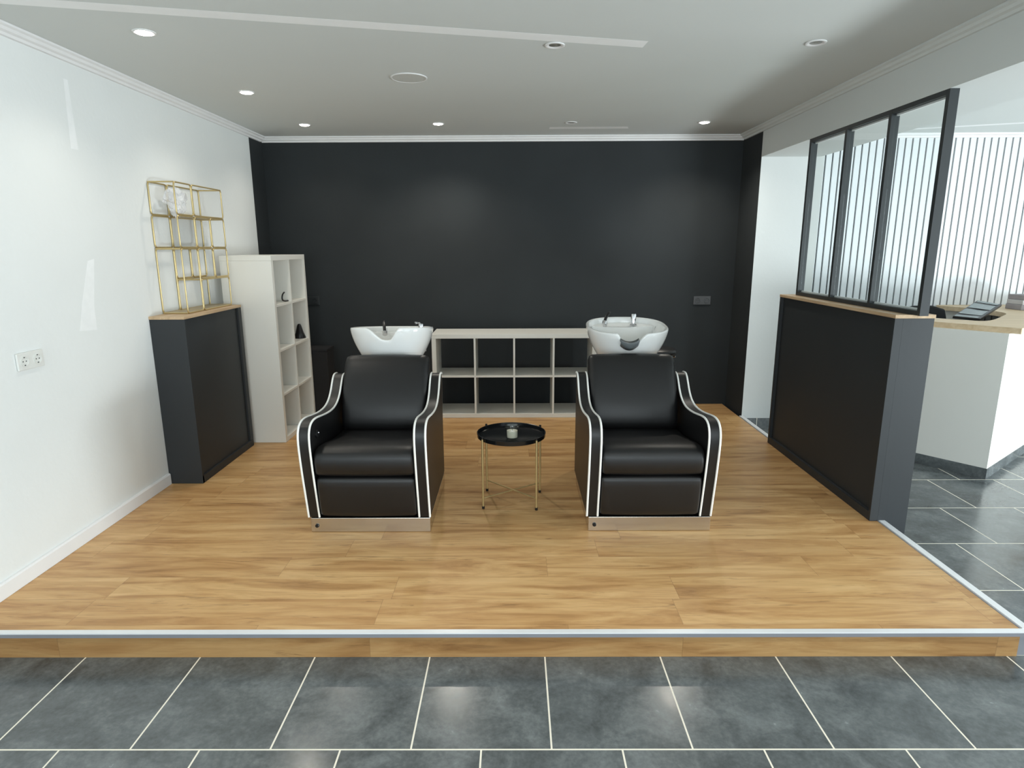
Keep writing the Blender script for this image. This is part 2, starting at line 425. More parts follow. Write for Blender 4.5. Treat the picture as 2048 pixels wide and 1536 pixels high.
# ------------------------------------------------------------------ anthracite half wall with glazed screen
X0, X1, Y0, Y1 = 2.005, 2.212, 3.289, 4.745
t = thing('half_wall', 'anthracite half-height partition with oak cap on the right edge of the platform', 'partition', (X0, Y0, 0))
def rel(o, root):
    o.location = -Vector(root.location); return o
b = B()
box(b, X0+.022, XP-.031, Y0+.02, Y1-.0, .0005, 1.147); box(b, XP+.0125, X1-.001, Y0+.02, Y1, ST+.001, 1.147); box(b, XP-.0305, XP+.0124, Y0+.02, Y1, .005, 1.147)
rel(link('panel', b, 'anthracite', t), t)
b = B(); box(b, X0, XP-.031, Y0, Y0+.0195, .0005, 1.147); box(b, XP+.0125, X1, Y0, Y0+.0195, ST+.001, 1.147); box(b, XP-.0305, XP+.0124, Y0, Y0+.0195, .005, 1.147)
rel(link('end_panel', b, 'anthracite', t), t)
b = B(); box(b, X0, X0+.0215, Y0+.02, Y1-.02, .0005, .05)
rel(link('plinth', b, 'anthracite', t), t)
b = B(); box(b, X0, X0+.0215, Y1-.0195, Y1, .0005, 1.147)
rel(link('end_post', b, 'anthracite', t), t)
b = B(); box(b, X0-.002, X1+.004, Y0-.004, Y1+.004, 1.1475, 1.167)
rel(link('cap', b, 'oak_cap', t, bevel=.0015), t)

FX0, FX1, FZ0, FZ1 = 2.082, 2.128, 1.168, 2.2545
t = thing('glazed_screen', 'dark steel framed glass screen of three panes standing on the half wall', 'glass partition', (FX0, 3.215, FZ0))
ys = [(3.214, 3.240), (3.800, 3.826), (4.345, 4.371), (4.660, 4.686)]
ys = [(3.214, 3.240), (3.682, 3.708), (4.150, 4.176), (4.634, 4.660)]
for a, c in ys:
    b = B(); box(b, FX0, FX1, a, c, FZ0, FZ1); rel(link('post', b, 'frame', t), t)
b = B()
for i in range(3): box(b, FX0, FX1, ys[i][1]+e, ys[i+1][0]-e, FZ0, FZ0+.024)
rel(link('bottom_rail', b, 'frame', t), t)
b = B()
for i in range(3): box(b, FX0, FX1, ys[i][1]+e, ys[i+1][0]-e, FZ1-.024, FZ1)
rel(link('top_rail', b, 'frame', t), t)
for i in range(3):
    b = B(); box(b, 2.102, 2.108, ys[i][1]+.001, ys[i+1][0]-.001, FZ0+.025, FZ1-.025)
    g = rel(link('glass_pane', b, 'glass', t), t)
    for (za, zb) in ((FZ0+.0245, FZ0+.034), (FZ1-.034, FZ1-.0245)):
        b = B(); box(b, 2.109, 2.119, ys[i][1]+.001, ys[i+1][0]-.001, za, zb)
        link('glazing_bead', b, 'cornice', g)

# ------------------------------------------------------------------ low anthracite cabinet at the left wall
X1c, Y0c, Y1c, Zc = -2.067, 3.89, 4.715, 1.088
t = thing('low_cabinet', 'narrow anthracite boxed cabinet with oak cap against the left white wall', 'cabinet', (XL, Y0c, 0))
b = B(); box(b, XL+.001, X1c-.014, Y0c+.02, Y1c, .0005, Zc); rel(link('body', b, 'anthracite', t), t)
b = B(); box(b, XL+.001, X1c, Y0c, Y0c+.0195, .0005, Zc); rel(link('end_panel', b, 'anthracite', t, bevel=.001), t)
b = B(); box(b, X1c-.0135, X1c, Y0c+.002, Y1c, .0005, .05); rel(link('plinth', b, 'anthracite', t), t)
b = B(); box(b, X1c-.0135, X1c, Y1c-.05, Y1c, .051, Zc); rel(link('end_post', b, 'anthracite', t), t)
b = B(); box(b, XL+.001, X1c+.001, Y0c-.004, Y1c+.006, Zc+.0005, Zc+.019); rel(link('cap', b, 'oak_cap', t, bevel=.0015), t)
ZR = Zc+.0195

# ------------------------------------------------------------------ gold wire rack
t = thing('wire_rack', 'gold wire shelf rack standing on the low cabinet', 'rack', (-2.2, 4.05, ZR))
YR = [4.052, 4.266, 4.48, 4.690]; ra, rb = -2.2825, -2.122; r = .0050
Z = [ZR+.0045+k*.2045 for k in range(5)]
def rod(name, pts, closed=True, rr=.022):
    b = B(); P = rrect(pts, rr) if closed else pts
    tube(b, P, r, 8, closed); return rel(link(name, b, 'gold', t, smooth=60), t)
def yz(x, y0, y1, z0, z1): return [(x, y0, z0), (x, y1, z0), (x, y1, z1), (x, y0, z1)]
g2 = .0088
for x in (rb, ra):
    if x == rb:
        rod('wire_frame', yz(x, YR[0], YR[1]-g2/2, Z[3]+g2, Z[4])); rod('wire_frame', yz(x, YR[1]+g2/2, YR[3], Z[3]+g2, Z[4]))
        rod('wire_frame', yz(x, YR[0], YR[1]-g2/2, Z[2]+g2, Z[3])); rod('wire_frame', yz(x, YR[1]+g2/2, YR[2]-g2/2, Z[2]+g2, Z[3])); rod('wire_frame', yz(x, YR[2]+g2/2, YR[3], Z[2]+g2, Z[3]))
        rod('wire_frame', yz(x, YR[0], YR[1]-g2/2, Z[0], Z[2]))
        rod('wire_frame', yz(x, YR[1]+g2/2, YR[2]-g2/2, Z[1]+g2, Z[2])); rod('wire_frame', yz(x, YR[2]+g2/2, YR[3], Z[1]+g2, Z[2]))
        rod('wire_frame', yz(x, YR[1]+g2/2, YR[3], Z[0], Z[1]))
    else:
        rod('wire_frame', yz(x, YR[0], YR[1]-g2/2, Z[3]+g2, Z[4])); rod('wire_frame', yz(x, YR[1]+g2/2, YR[3], Z[3]+g2, Z[4]))
        rod('wire_frame', yz(x, YR[0], YR[1]-g2/2, Z[2]+g2, Z[3])); rod('wire_frame', yz(x, YR[1]+g2/2, YR[3], Z[2]+g2, Z[3]))
        rod('wire_frame', yz(x, YR[0], YR[1]-g2/2, Z[0], Z[2])); rod('wire_frame', yz(x, YR[1]+g2/2, YR[2]-g2/2, Z[1]+g2, Z[2])); rod('wire_frame', yz(x, YR[2]+g2/2, YR[3], Z[1]+g2, Z[2])); rod('wire_frame', yz(x, YR[1]+g2/2, YR[3], Z[0], Z[1]))
for y, zz in ((YR[0], Z[0]), (YR[0], Z[2]), (YR[0], Z[4]), (YR[3], Z[0]), (YR[3], Z[1]), (YR[3], Z[2]), (YR[3], Z[3]), (YR[3], Z[4]), (YR[1], Z[1]), (YR[1], Z[0])):
    rod('cross_wire', [(ra, y, zz), (rb, y, zz)], False)
for (ya, yb, zz) in ((YR[0], YR[3], Z[0]), (YR[1], YR[3], Z[3]), (YR[2], YR[3], Z[1])):
    b = B(); box(b, ra+.005, rb-.005, ya+.004, yb-.004, zz+.001, zz+.003); rel(link('shelf_plate', b, 'gold_plate', t), t)

# crumpled clear plastic hanging in the rack's top
b = B(); bmesh.ops.create_icosphere(b, subdivisions=4, radius=1)
from mathutils import noise as mn
for v in b.verts:
    n = mn.noise(v.co*2.1+Vector((3, 1, 7)))*.42 + mn.noise(v.co*6)*.22
    d = v.co*(1+n); zt = .6 if v.co.z < 0 else 1
    v.co = Vector((-2.203+d.x*.043, 4.215+d.y*.10*(zt+.2), 1.815+d.z*.085))
o = link('plastic_wrap', b, 'wrap', None, smooth=25)
tag(o, 'crumpled clear plastic wrap caught in the top of the gold rack', 'packaging')

# ------------------------------------------------------------------ white cube shelves
def cube_shelf(name, label, nx, nz, length, height, dep, loc, rotz, back=False):
    """front face at local y=0, depth towards +y, length along +x"""
    t = thing(name, label, 'shelf unit', loc); t.rotation_euler = (0, 0, rotz)
    F, I = .038, .016
    b = B(); box(b, 0, length, 0, dep, height-F, height); link('top_board', b, 'white_lacquer', t, bevel=.001)
    b = B(); box(b, F+.0004, length-F-.0004, 0, dep, .0005, F); link('bottom_board', b, 'white_lacquer', t, bevel=.001)
    for x in (0, length-F):
        b = B(); box(b, x, x+F, 0, dep, .0005, height-F-.0004); link('side_board', b, 'white_lacquer', t, bevel=.001)
    cx = (length-2*F-(nx-1)*I)/nx; cz = (height-2*F-(nz-1)*I)/nz
    for i in range(1, nx):
        x = F+i*cx+(i-1)*I
        b = B(); box(b, x, x+I, .002, dep-.002, F+.0004, height-F-.0004); link('divider', b, 'white_lacquer', t)
    for k in range(1, nz):
        z = F+k*cz+(k-1)*I
        for i in range(nx):
            x = F+i*(cx+I)
            b = B(); box(b, x+.0004, x+cx-.0004, .002, dep-.002, z, z+I); link('shelf_board', b, 'white_lacquer', t)
    return t
K0 = -.740
cube_shelf('cube_shelf', 'low white cube shelf of eight open cells along the dark back wall', 4, 2, 1.471, .768, .39, (K0, 5.50, 0), 0)
XK = XL+.457
# tall one: open face looks to +x; local +x -> world +y
tk = cube_shelf('cube_shelf', 'tall white cube shelf of eight open cells standing behind the low cabinet', 2, 4, .766, 1.468, .39, (XK, 4.775, 0), PI/2)
# hook and dark object in its cells
b = B(); tube(b, smoothpoly([(-1.87, 5.10, 1.172), (-1.875, 5.065, 1.155), (-1.878, 5.06, 1.112), (-1.87, 5.10, 1.1005), (-1.862, 5.155, 1.1008)], 2), .006, 8)
o = link('cable_hook', b, 'black_plastic', None, smooth=60); tag(o, 'black bent hook lying in the top near cell of the tall shelf', 'hook')
b = B(); lathe(b, [(.05, 0), (.052, .006), (.034, .05), (.018, .11), (.010, .125)], (-1.905, 5.49, .7425), 20)
o = link('black_nozzle', b, 'black_plastic', None, smooth=50); tag(o, 'small black cone-shaped nozzle in the second cell of the tall shelf', 'nozzle')

# ------------------------------------------------------------------ wall sockets
def socket(label, loc, facing, mat, matd, n=2, group=None):
    """plate in local xz plane, facing -y; rotz turns it"""
    t = thing('wall_socket', label, 'socket', loc); t.rotation_euler = (0, 0, facing)
    W = .0815
    b = B(); box(b, 0, W*n, -.010, -.0005, -.0405, .0405); link('plate', b, mat, t, bevel=.003)
    for i in range(n):
        cx = W*i+W/2
        b = B(); lathe(b, [(.0245, -.0102), (.0245, -.0145), (.0215, -.0145), (.0205, -.0108)], (cx, 0, 0), 28, 'y', cap=False)
        lathe(b, [(.0205, -.0106), (.0004, -.0106)], (cx, 0, 0), 28, 'y', cap=False)
        s_ = link('socket_well', b, mat, t, smooth=40)
        b = B()
        for dx in (-.0095, .0095): lathe(b, [(.0028, -.0108), (.0028, -.0118)], (cx+dx, 0, 0), 12, 'y')
        box(b, cx-.003, cx+.003, -.0125, -.0108, .016, .020); box(b, cx-.003, cx+.003, -.0125, -.0108, -.020, -.016)
        link('contact_hole', b, matd, s_)
    return t
socket('white double power socket low on the left white wall', (XL, 2.805, 1.013), PI/2, 'plug_white', 'felt')
socket('dark grey double power socket on the back wall right of the chairs', (1.708, D, 1.018), 0, 'socket_grey', 'black_plastic')
socket('dark power socket on the back wall beside the tall shelf', (-2.03, D, 1.03), 0, 'frame', 'black_plastic')

# black cabinet behind the tall shelf
t = thing('storage_box', 'black low storage box on the platform beside the tall white shelf', 'box', (-1.90, 5.65, 0))
b = B(); box(b, -2.22, -1.695, 5.555, 5.76, .0005, .612); rel(link('body', b, 'chair_black', t, bevel=.004), t)
b = B(); box(b, -2.225, -1.690, 5.550, 5.765, .6125, .632); rel(link('lid', b, 'chair_black', t, bevel=.003), t)

# ------------------------------------------------------------------ downlights and speaker
def downlight(label, x, y, lit, tilt=0):
    t = thing('downlight', label, 'ceiling light', (x, y, H), 'lit spotlights' if lit else 'unlit spotlights')
    b = B(); lathe(b, [(.050, -.0004), (.050, -.004), (.045, -.006), (.037, -.004), (.030, -.001)], (0, 0, 0), 32, cap=False)
    link('ring', b, 'cornice', t, smooth=40)
    b = B(); lathe(b, [(.0385, -.0050), (.031, -.0085), (.018, -.0100), (.0005, -.0115)] if lit else [(.0325, -.0006), (.026, -.0010), (.018, -.0030), (.0005, -.0045)], (0, 0, 0), 24, cap=False)
    link('bulb', b, 'bulb' if lit else 'bulb_off', t, smooth=60)
    if lit:
        l = bpy.data.lights.new('spot', 'SPOT'); l.energy = 13 if x < -1.5 else 42; l.spot_size = math.radians(135); l.spot_blend = .8; l.shadow_soft_size = .03; l.color = (1, .93, .82)
        q = bpy.data.objects.new('lamp', l); C.objects.link(q); q.parent = t; q.location = (0, 0, -.02)
    return t
downlight('lit spotlight in the ceiling nearest the camera on the left', -1.715, 3.171, True)
downlight('lit spotlight in the ceiling above the gold rack, second of the left row', -1.721, 4.318, True)
downlight('lit spotlight near the back left ceiling corner', -1.706, 5.409, True)
downlight('lit spotlight close to the back wall, above the left wash chair', -.616, 5.396, True)
downlight('lit spotlight near the back right ceiling corner', 1.542, 5.39, True)
downlight('unlit spotlight at the end of the long pale ceiling strip', .205, 3.396, False)
downlight('unlit spotlight in the ceiling near the beam', 1.495, 3.38, False)
downlight('unlit spotlight by the back wall cornice', .462, 5.382, False)
for x, y in ((-1.7, .9), (-.6, .9), (.5, .9), (1.55, .9), (-1.7, -1.2), (-.6, -1.2), (.5, -1.2), (1.55, -1.2)):
    l = bpy.data.lights.new('spot', 'SPOT'); l.energy = 12 if x < -1.5 else 27; l.spot_size = math.radians(125); l.spot_blend = .8; l.shadow_soft_size = .03; l.color = (1, .95, .88)
    q = bpy.data.objects.new('room_spot', l); C.objects.link(q); q.location = (x, y, H-.02)
t = thing('ceiling_speaker', 'round white speaker set flush in the ceiling', 'speaker', (-.62, 3.99, H))
b = B(); lathe(b, [(.108, -.0004), (.108, -.004), (.102, -.006), (.098, -.004)], (0, 0, 0), 48, cap=False); link('rim', b, 'cornice', t, smooth=40)
b = B(); lathe(b, [(.0979, -.0035), (.0005, -.0045)], (0, 0, 0), 48, cap=False); link('grille', b, 'grille', t, smooth=60)

# ------------------------------------------------------------------ wash chairs
# side profile (y towards the back, z up), from measured piping
ARM = [(0, .088), (-.022, .20), (-.050, .34), (-.070, .47), (-.076, .545), (-.066, .592), (-.038, .622), (.01, .634), (.07, .632), (.16, .618), (.25, .606), (.34, .600), (.42, .604), (.49, .625), (.545, .665), (.585, .712), (.618, .744), (.65, .754), (.70, .750), (.712, .742)]
def cushion(name, prof, x0, x1, t, mat, r=.022, puff=0.0, it=1):
    """side-profile solid with rounded edges"""
    b = B(); P = smoothpoly(prof, it, True)
    n = 14
    secs = [0, .25, .6, 1]
    xs = [x0, x0+r*.3, x0+r] + [x0+r+(x1-x0-2*r)*k/n for k in range(1, n)] + [x1-r, x1-r*.3, x1]
    cy = sum(p[0] for p in P)/len(P); cz = sum(p[1] for p in P)/len(P)
    rings = []
    for x in xs:
        d = min(x-x0, x1-x); ins = r*(1-math.sqrt(max(0, 1-(1-min(1, d/r))**2)))
        u = (x-x0)/(x1-x0); pf = puff*math.sin(PI*u)**.6 if 0 < u < 1 else 0
        ring = []
        for i, p in enumerate(P):
            a = P[i-1]; c = P[(i+1) % len(P)]
            tx, tz = c[0]-a[0], c[1]-a[1]; L = math.hypot(tx, tz) or 1
            nx, nz = -tz/L, tx/L
            if nx*(p[0]-cy)+nz*(p[1]-cz) < 0: nx, nz = -nx, -nz
            ring.append(b.verts.new((x, p[0]+nx*(pf-ins), p[1]+nz*(pf-ins))))
        rings.append(ring)
    m = len(P)
    for a, c in zip(rings, rings[1:]):
        for i in range(m): b.faces.new((a[i], a[(i+1) % m], c[(i+1) % m], c[i]))
    b.faces.new(rings[0][::-1]); b.faces.new(rings[-1])
    return link(name, b, mat, t, smooth=50)

def wash_chair(label, loc, W, bas_dx, tilt, rest):
    """origin: floor, centre of the base front"""
    t = thing('wash_chair', label, 'salon chair', loc, 'black backwash chairs')
    h = W/2; aw = .064
    b = B(); box(b, -h+.012, h-.002, 0, .70, .0005, .082); base = link('base', b, 'steel', t, bevel=.002)
    b = B(); lathe(b, [(.0105, .0005), (.0105, -.006), (.008, -.009), (.0005, -.009)], (-h+.045, 0, .038), 20, 'y'); link('floor_knob', b, 'black_plastic', base, smooth=40)
    A = smoothpoly(ARM, 1)
    for s in (-1, 1):
        x0, x1 = (-h, -h+aw) if s < 0 else (h-aw, h)
        poly = A + [(.712, .088)]
        b = B(); prism(b, poly, x0+.003, x1-.003, 'x'); a = link('armrest', b, 'leather', t, smooth=35)
        for x in (x0+.003, x1-.003):
            b = B(); tube(b, [(x, p[0]-.0008, p[1]+.0008) for p in A], .0057, 8); link('piping', b, 'piping', a, smooth=60)
        if s < 0:
            b = B(); lathe(b, [(.021, 0), (.021, .008), (.014, .012), (.0005, .012)], (x1-.002, .045, .548), 20, 'x'); link('recline_button', b, 'black_plastic', a, smooth=40)
            b = B(); lathe(b, [(.005, .0), (.004, .004), (.0005, .005)], (x1+.011, .04, .556), 12, 'x'); link('button_light', b, 'chrome', a, smooth=60)  # chrome dot standing in for the highlight on the button
    ix0, ix1 = -h+aw+.004, h-aw-.004
    cushion('footrest', [(.004, .095), (-.014, .11), (-.028, .18), (-.040, .26), (-.044, .315), (-.03, .328), (.10, .328), (.16, .30), (.16, .095)], ix0, ix1, t, 'leather', .02, .006)
    cushion('seat', [(-.040, .340), (-.058, .37), (-.066, .43), (-.052, .470), (-.005, .488), (.08, .483), (.25, .452), (.42, .436), (.58, .43), (.60, .34), (.2, .334)], ix0, ix1, t, 'leather', .02, .006)
    cushion('backrest', [(.485, .44), (.478, .50), (.495, .58), (.530, .66), (.572, .74), (.622, .82), (.660, .858), (.700, .862), (.735, .845), (.74, .80), (.68, .62), (.62, .44), (.56, .40)], ix0+.004, ix1-.004, t, 'leather', .03, .008)
    # rear body and stand
    b = B(); box(b, -h+aw+.002, h-aw-.002, .62, .705, .085, .42); link('rear_panel', b, 'leather', t, bevel=.01)
    b = B(); box(b, -.13+bas_dx, .13+bas_dx, .86, 1.20, .0005, .74); link('stand', b, 'black_plastic', t, bevel=.01)
    # basin: built around its rim centre, tilted about x
    ctr = Vector((bas_dx, .985, rest.get('z', 1.005))); T = Matrix.Rotation(tilt, 4, 'X')
    a_, b_ = .268, .27
    N = 144
    def outline(th, s, off=0):
        e_ = 2/2.5; c, q = math.cos(th), math.sin(th)
        x = (abs(c)**e_)*math.copysign(1, c)*(a_*s-off); y = (abs(q)**e_)*math.copysign(1, q)*(b_*s-off)
        return x, y
    def sm(u): u = max(0, min(1, u)); return u*u*(3-2*u)
    nl, nr = rest['notch']; nd = rest['depth']; nw = rest['slope']
    def zr(x, y):
        if y > 0: return 0
        f = sm((x-(nl-nw))/nw)*(1-sm((x-nr)/rest['slope2']))
        return -nd*f*sm(-y/.10)
    def Sx(z): return 1-.335*(max(0, -z)/.22)**1.6
    bm = B(); rings = []
    def ring(fn): rings.append([bm.verts.new(T @ Vector(fn(2*PI*i/N)) + ctr) for i in range(N)])
    for k in range(0, 11):
        u = k/10
        def fo(th, u=u):
            x, y = outline(th, 1); zt = zr(x, y)-.012; z = -.27+(zt+.27)*u; x, y = outline(th, Sx(z)); return (x, y, z)
        ring(fo)
    for off, dz in ((.002, -.004), (.007, 0), (.015, 0), (.020, -.004), (.022, -.012)):
        def fr(th, off=off, dz=dz):
            x, y = outline(th, 1); z = zr(x, y)+dz; x, y = outline(th, Sx(z), off); return (x, y, z)
        ring(fr)
    for u in (.15, .35, .6, .8, .93, 1.0):
        def fi(th, u=u):
            x, y = outline(th, 1); z0 = zr(x, y)-.012; z = z0+(-.185-z0)*u
            s = Sx(z)*(1-.55*max(0, u-.6)**1.2); x, y = outline(th, s, .022); return (x, y+.0, z)
        ring(fi)
    for a, c in zip(rings, rings[1:]):
        for i in range(N): bm.faces.new((a[i], a[(i+1) % N], c[(i+1) % N], c[i]))
    bm.faces.new(rings[0][::-1]); bm.faces.new(rings[-1])
    basin = link('basin', bm, 'ceramic', t, smooth=60)
    # rear tap deck inside the bowl
    def W_(p): return T @ Vector(p) + ctr
    bm = B()
    def deckpt(th, z): x, y = outline(th, Sx(z), .02); return (x, y, z)
    ths = [PI*.13+(PI*.74)*i/24 for i in range(25)]
    arc = [deckpt(th, -.035) for th in ths]; arc2 = [deckpt(th, -.17) for th in ths]
    poly = [p for p in arc]; y0 = .10
    top = [bm.verts.new(W_(p)) for p in arc]; inner = [bm.verts.new(W_((p[0]*.96, max(.095, min(p[1], .13-.03*math.cos(p[0]*8))), -.040))) for p in arc]
    low = [bm.verts.new(W_((p[0]*.9, max(.09, min(p[1], .12)), -.17))) for p in arc]
    for i in range(24):
        bm.faces.new((top[i], top[i+1], inner[i+1], inner[i])); bm.faces.new((inner[i], inner[i+1], low[i+1], low[i]))
    link('tap_deck', bm, 'ceramic', basin, smooth=60)
    # hand shower
    px = rest['shower']
    bm = B()
    tube(bm, [W_((px[0], px[1], -.036)), W_((px[0], px[1], -.012))], .015, 14)
    link('shower_socket', bm, 'chrome', t, smooth=50)
    bm = B(); q = rest['spath']
    tube(bm, smoothpoly([tuple(W_(p)) for p in q], 2), .0105, 12)
    hs = link('hand_shower', bm, 'black_plastic', t, smooth=60)
    bm = B(); p0 = W_(q[-1]); p1 = W_(tuple(Vector(q[-1])*1 + (Vector(q[-1])-Vector(q[-2])).normalized()*.022))
    tube(bm, [p0, p1], .0165, 16); link('shower_head', bm, 'chrome', hs, smooth=50)
    # mixer
    mx = rest['mixer']; bm = B(); p = W_(mx)
    lathe(bm, [(.024, -.002), (.024, .004), (.0185, .008), (.018, rest['mh']-.006), (.015, rest['mh'])], p, 20)
    mi = link('mixer_tap', bm, 'chrome', t, smooth=40)
    if rest['lever']:
        bm = B(); tube(bm, [p+Vector((0, 0, rest['mh']-.006)), p+Vector((-.012, -.02, rest['mh']+.012)), p+Vector((-.03, -.05, rest['mh']+.010))], .0085, 10)
        link('lever', bm, 'chrome', mi, smooth=60)
    if rest['pad']:
        bm = B(); cx = rest['pad']; n = 16; w2 = .058
        front, back = [], []
        pts = []
        for i in range(n+1):
            u = -1+2*i/n; x = cx+u*w2
            for k, (dy, dz) in enumerate(((-.262, .012), (-.285, .006), (-.288, -.020), (-.262, -.048))):
                zz = -nd+dz + .018*u*u*(1 if k < 2 else 1.5) ; pts.append(bm.verts.new(W_((x, dy+.012*u*u, zz+.004))))
        for i in range(n):
            for k in range(3): bm.faces.new((pts[i*4+k], pts[i*4+k+1], pts[(i+1)*4+k+1], pts[(i+1)*4+k]))
        o = link('neck_pad', bm, 'gel', t, smooth=60); s_ = o.modifiers.new('thick', 'SOLIDIFY'); s_.thickness = .012
        o['label'] = 'grey gel neck pad in the basin notch'
    return t
restL = dict(notch=(-.006, .030), depth=.078, slope=.125, slope2=.065, shower=(-.085, .17), spath=[(-.09, .17, .03), (-.088, .15, .035), (-.075, .09, .005), (-.066, .06, -.035)],
             mixer=(.165, .17, -.03), mh=.05, lever=True, pad=None)
restR = dict(notch=(-.066, .018), depth=.064, slope=.036, slope2=.08, shower=(-.125, .12), spath=[(-.09, .17, .045), (-.095, .165, .048), (-.118, .14, .025), (-.128, .12, -.002)],
             mixer=(.075, .155, -.035), mh=.078, lever=False, pad=-.022, z=1.012)
wash_chair('black wash chair with white piping on the left, basin tipped up at the front', (-.795, 3.165, 0), .667, -.020, math.radians(-6), restL)
wash_chair('black wash chair with white piping on the right, grey pad in its basin', (.728, 3.172, 0), .680, .020, math.radians(5.5), restR)

# ------------------------------------------------------------------ tray table and candle
t = thing('tray_table', 'small round black tray table with gold legs between the chairs', 'side table', (-.022, 3.605, 0))
zt = .419
b = B(); lathe(b, [(.0005, zt-.010), (.198, zt-.010), (.205, zt-.006), (.207, zt+.018), (.204, zt+.0195), (.201, zt+.018), (.198, zt-.003), (.192, zt-.006), (.0005, zt-.006)], (0, 0, 0), 64, cap=False)
link('tray', b, 'black_metal', t, smooth=40)
cs = [(-.176, -.138), (.154, -.161), (-.145, .134), (.177, .116)]
cs = [tuple(.2135*c/math.hypot(*p) for c in p) for p in cs]; LR = 1.0
for x, y in cs:
    x, y = x*LR, y*LR
    b = B(); tube(b, [(x, y, .016), (x, y, zt+.012)], .0062, 10); lg = link('leg', b, 'gold', t, smooth=50)
    b = B(); tube(b, [(x, y, .0005), (x, y, .016)], .0082, 12); link('foot', b, 'black_plastic', lg, smooth=50)
    b = B(); tube(b, [(x, y, zt+.012), (x, y, zt+.026)], .0068, 10); link('leg_cap', b, 'black_plastic', lg, smooth=50)
for i, ((xa, ya), (xb, yb), z) in enumerate(((cs[0], cs[3], .066), (cs[1], cs[2], .073))):
    b = B(); k = LR*.985; tube(b, [(xa*k, ya*k, z), (xb*k, yb*k, z)], .0042, 8); link('brace', b, 'gold', t, smooth=50)
t = thing('jar_candle', 'white candle in a small glass jar on the black tray table', 'candle', (-.016, 3.545, zt-.0058))
b = B(); lathe(b, [(.0005, 0), (.032, 0), (.0355, .004), (.0375, .060), (.0345, .066), (.041, .072), (.043, .078), (.040, .080), (.036, .073), (.033, .060), (.0315, .010), (.0005, .008)], (0, 0, 0), 32, cap=False)
link('jar', b, 'jar_glass', t, smooth=40)
b = B(); lathe(b, [(.0005, .0085), (.0305, .0105), (.0318, .050), (.0005, .048)], (0, 0, 0), 32, cap=False); link('wax', b, 'wax', t, smooth=40)
b = B(); tube(b, [(0, 0, .048), (.001, 0, .06)], .0012, 6); link('wick', b, 'black_plastic', t)

# ------------------------------------------------------------------ stool behind the right chair
t = thing('rolling_stool', 'black round stool with lever, half hidden behind the right chair', 'stool', (1.065, 4.72, 0))
b = B(); lathe(b, [(.0005, .715), (.14, .715), (.165, .725), (.17, .745), (.155, .762), (.0005, .768)], (0, 0, 0), 36, cap=False); link('seat', b, 'leather', t, smooth=60)
b = B(); tube(b, [(0, 0, .12), (0, 0, .714)], .022, 16); link('pole', b, 'black_plastic', t, smooth=40)
b = B(); tube(b, [(.02, -.02, .705), (.12, -.06, .703), (.148, -.075, .712)], .006, 8); link('lever', b, 'chrome', t, smooth=50)
b = B(); tube(b, [(.125, 0, .58), (.13, 0, .712)], .010, 8); link('seat_bracket', b, 'black_plastic', t)
for i in range(5):
    a = 2*PI*i/5+.3
    b = B(); tube(b, [(0, 0, .11), (.25*math.cos(a), .25*math.sin(a), .075)], .016, 8); lg = link('leg', b, 'black_plastic', t, smooth=50)
    b = B(); lathe(b, [(.029, -.012), (.030, 0), (.029, .012)], (.25*math.cos(a), .25*math.sin(a), .0305), 16, 'y'); link('caster', b, 'black_plastic', lg, smooth=40)

# ------------------------------------------------------------------ reception counter
dR = Vector((.787, .617)); dL = Vector((-.617, .787))
P0 = Vector((3.437, 4.219)); C0 = Vector((3.377, 4.243))
def Wp(a, q, o=P0): v = o+dR*a+dL*q; return (v.x, v.y)
t = thing('reception_counter', 'white angled reception counter with light oak top beyond the glass screen', 'counter', (C0.x, C0.y, ST))
def clipy(p): return (p[0], min(p[1], D-.034))
inn = smoothpoly([Wp(1.28, .52), Wp(1.12, .36), Wp(.80, .32), Wp(.50, .285), Wp(.33, .29), Wp(.285, .36), Wp(.27, .55), Wp(.27, .80)], 2)
tp = [Wp(0, .80), Wp(0, 0), Wp(2.70, 0), (5.55, D-.034), (4.02, D-.034), Wp(1.47, 1.00)] + [Wp(1.40, .70)] + inn
tp = [clipy(p) for p in tp]
b = B(); prism(b, tp, .930, .970, 'z'); rel(link('counter_top', b, 'oak_top', t), t)
th = .10
b = B(); bl = [Wp(0, .78, C0), Wp(0, 0, C0), Wp(2.60, 0, C0), Wp(2.60, th, C0), Wp(th, th, C0), Wp(th, .78, C0)]
prism(b, bl, -.042, .9295, 'z'); rel(link('body', b, 'white_lacquer', t), t)
b = B(); k = .003
bl2 = [Wp(-k, .78, C0), Wp(-k, -k, C0), Wp(2.60, -k, C0), Wp(2.60, th, C0), Wp(th, th, C0), Wp(th, .78, C0)]
prism(b, bl2, ST+.0005, -.0425, 'z'); rel(link('plinth', b, 'tile_plinth', t), t)
# side panel below the far return
b = B(); q0 = Wp(1.52, .72); q1 = Wp(1.50, .99)
v = Vector((q1[0]-q0[0], q1[1]-q0[1])).normalized(); nn = Vector((v.y, -v.x))*.02
prism(b, [q0, (q0[0]+nn.x, q0[1]+nn.y), (q1[0]+nn.x, q1[1]+nn.y), q1], ST+.001, .9295, 'z'); rel(link('side_panel', b, 'white_lacquer', t), t)

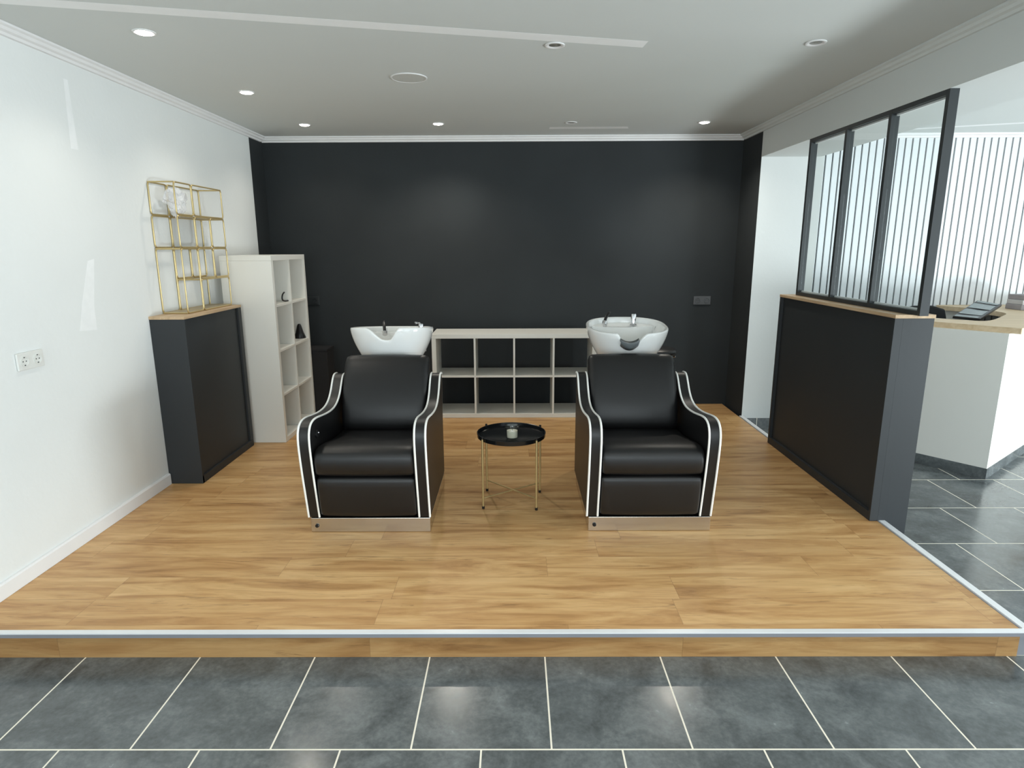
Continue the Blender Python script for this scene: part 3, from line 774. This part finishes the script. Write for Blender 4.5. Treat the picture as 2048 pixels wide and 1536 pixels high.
# tilted screen
t = thing('tilted_screen', 'black framed tilted screen with grey glassy bands on the reception counter', 'screen', (3.44, 4.76, .971))
BL, BR, TL, TR = Vector((3.365, 4.800, .992)), Vector((3.52, 4.722, .980)), Vector((3.755, 5.10, 1.086)), Vector((3.905, 5.03, 1.058))
def quadsolid(bm, u0, u1, v0, v1, h0, h1):
    def Q(u, v): return BL.lerp(BR, u).lerp(TL.lerp(TR, u), v)
    n = (BR-BL).cross(TL-BL).normalized()
    A = [Q(u0, v0), Q(u1, v0), Q(u1, v1), Q(u0, v1)]
    lo = [bm.verts.new(p+n*h0) for p in A]; hi = [bm.verts.new(p+n*h1) for p in A]
    bm.faces.new(lo[::-1]); bm.faces.new(hi)
    for i in range(4): bm.faces.new((lo[i], lo[(i+1) % 4], hi[(i+1) % 4], hi[i]))
b = B(); quadsolid(b, 0, 1, 0, 1, -.02, 0); rel(link('frame', b, 'black_plastic', t, bevel=.003), t)
for v0, v1 in ((.01, .10), (.18, .46), (.55, .82), (.90, .985)):
    b = B(); quadsolid(b, .04, .90, v0, v1, .0004, .0015); rel(link('glass_band', b, 'screen', t), t)
b = B(); m = BL.lerp(TR, .5); tube(b, [m+Vector((.0, 0, -.025)), Vector((m.x+.02, m.y+.02, .60))], .014, 10); rel(link('stand', b, 'black_plastic', t, smooth=50), t)
b = B(); lathe(b, [(.12, ST+.001), (.12, ST+.02), (.02, ST+.03), (.016, .62)], (m.x+.02, m.y+.02, 0), 24); rel(link('floor_stand', b, 'black_plastic', t, smooth=40), t)

# stack of grey boxes at the right edge
t = thing('storage_boxes', 'grey and pale layered box on the counter at the right picture edge', 'box', (4.50, 5.50, .971))
for i, (z0, z1, mt) in enumerate(((0, .045, 'grey_box'), (.0455, .085, 'tin_grey'), (.0855, .128, 'grey_box'))):
    b = B(); box(b, -.13+i*.006, .17, -.09, .09, z0, z1); link('layer', b, mt, t, bevel=.004)

# office chair behind the counter
t = thing('office_chair', 'black office chair behind the reception counter, only its back showing', 'chair', (3.56, 5.50, ST))
b = B()
pts = [(-.20, .80), (-.22, 1.0), (-.19, 1.10), (-.08, 1.13), (.08, 1.13), (.19, 1.10), (.22, 1.0), (.20, .80)]
prism(b, pts, -.05, 0, 'y'); link('backrest', b, 'chair_black', t, bevel=.015)
b = B(); lathe(b, [(.0005, .52), (.22, .52), (.24, .545), (.22, .58), (.0005, .585)], (0, -.20, 0), 24, cap=False); link('seat', b, 'chair_black', t, smooth=60)
b = B(); tube(b, [(0, -.02, .55), (0, .02, .66), (0, .0, .82)], .02, 8); link('back_support', b, 'black_plastic', t)
b = B(); tube(b, [(0, -.20, .08), (0, -.20, .519)], .025, 12); link('pole', b, 'black_plastic', t)
for i in range(5):
    a = 2*PI*i/5
    b = B(); tube(b, [(0, -.2, .09), (.24*math.cos(a), -.2+.24*math.sin(a), .06)], .016, 8); lg = link('leg', b, 'black_plastic', t)
    b = B(); lathe(b, [(.024, -.012), (.025, 0), (.024, .012)], (.24*math.cos(a), -.2+.24*math.sin(a), .0255), 14, 'y'); link('caster', b, 'black_plastic', lg)
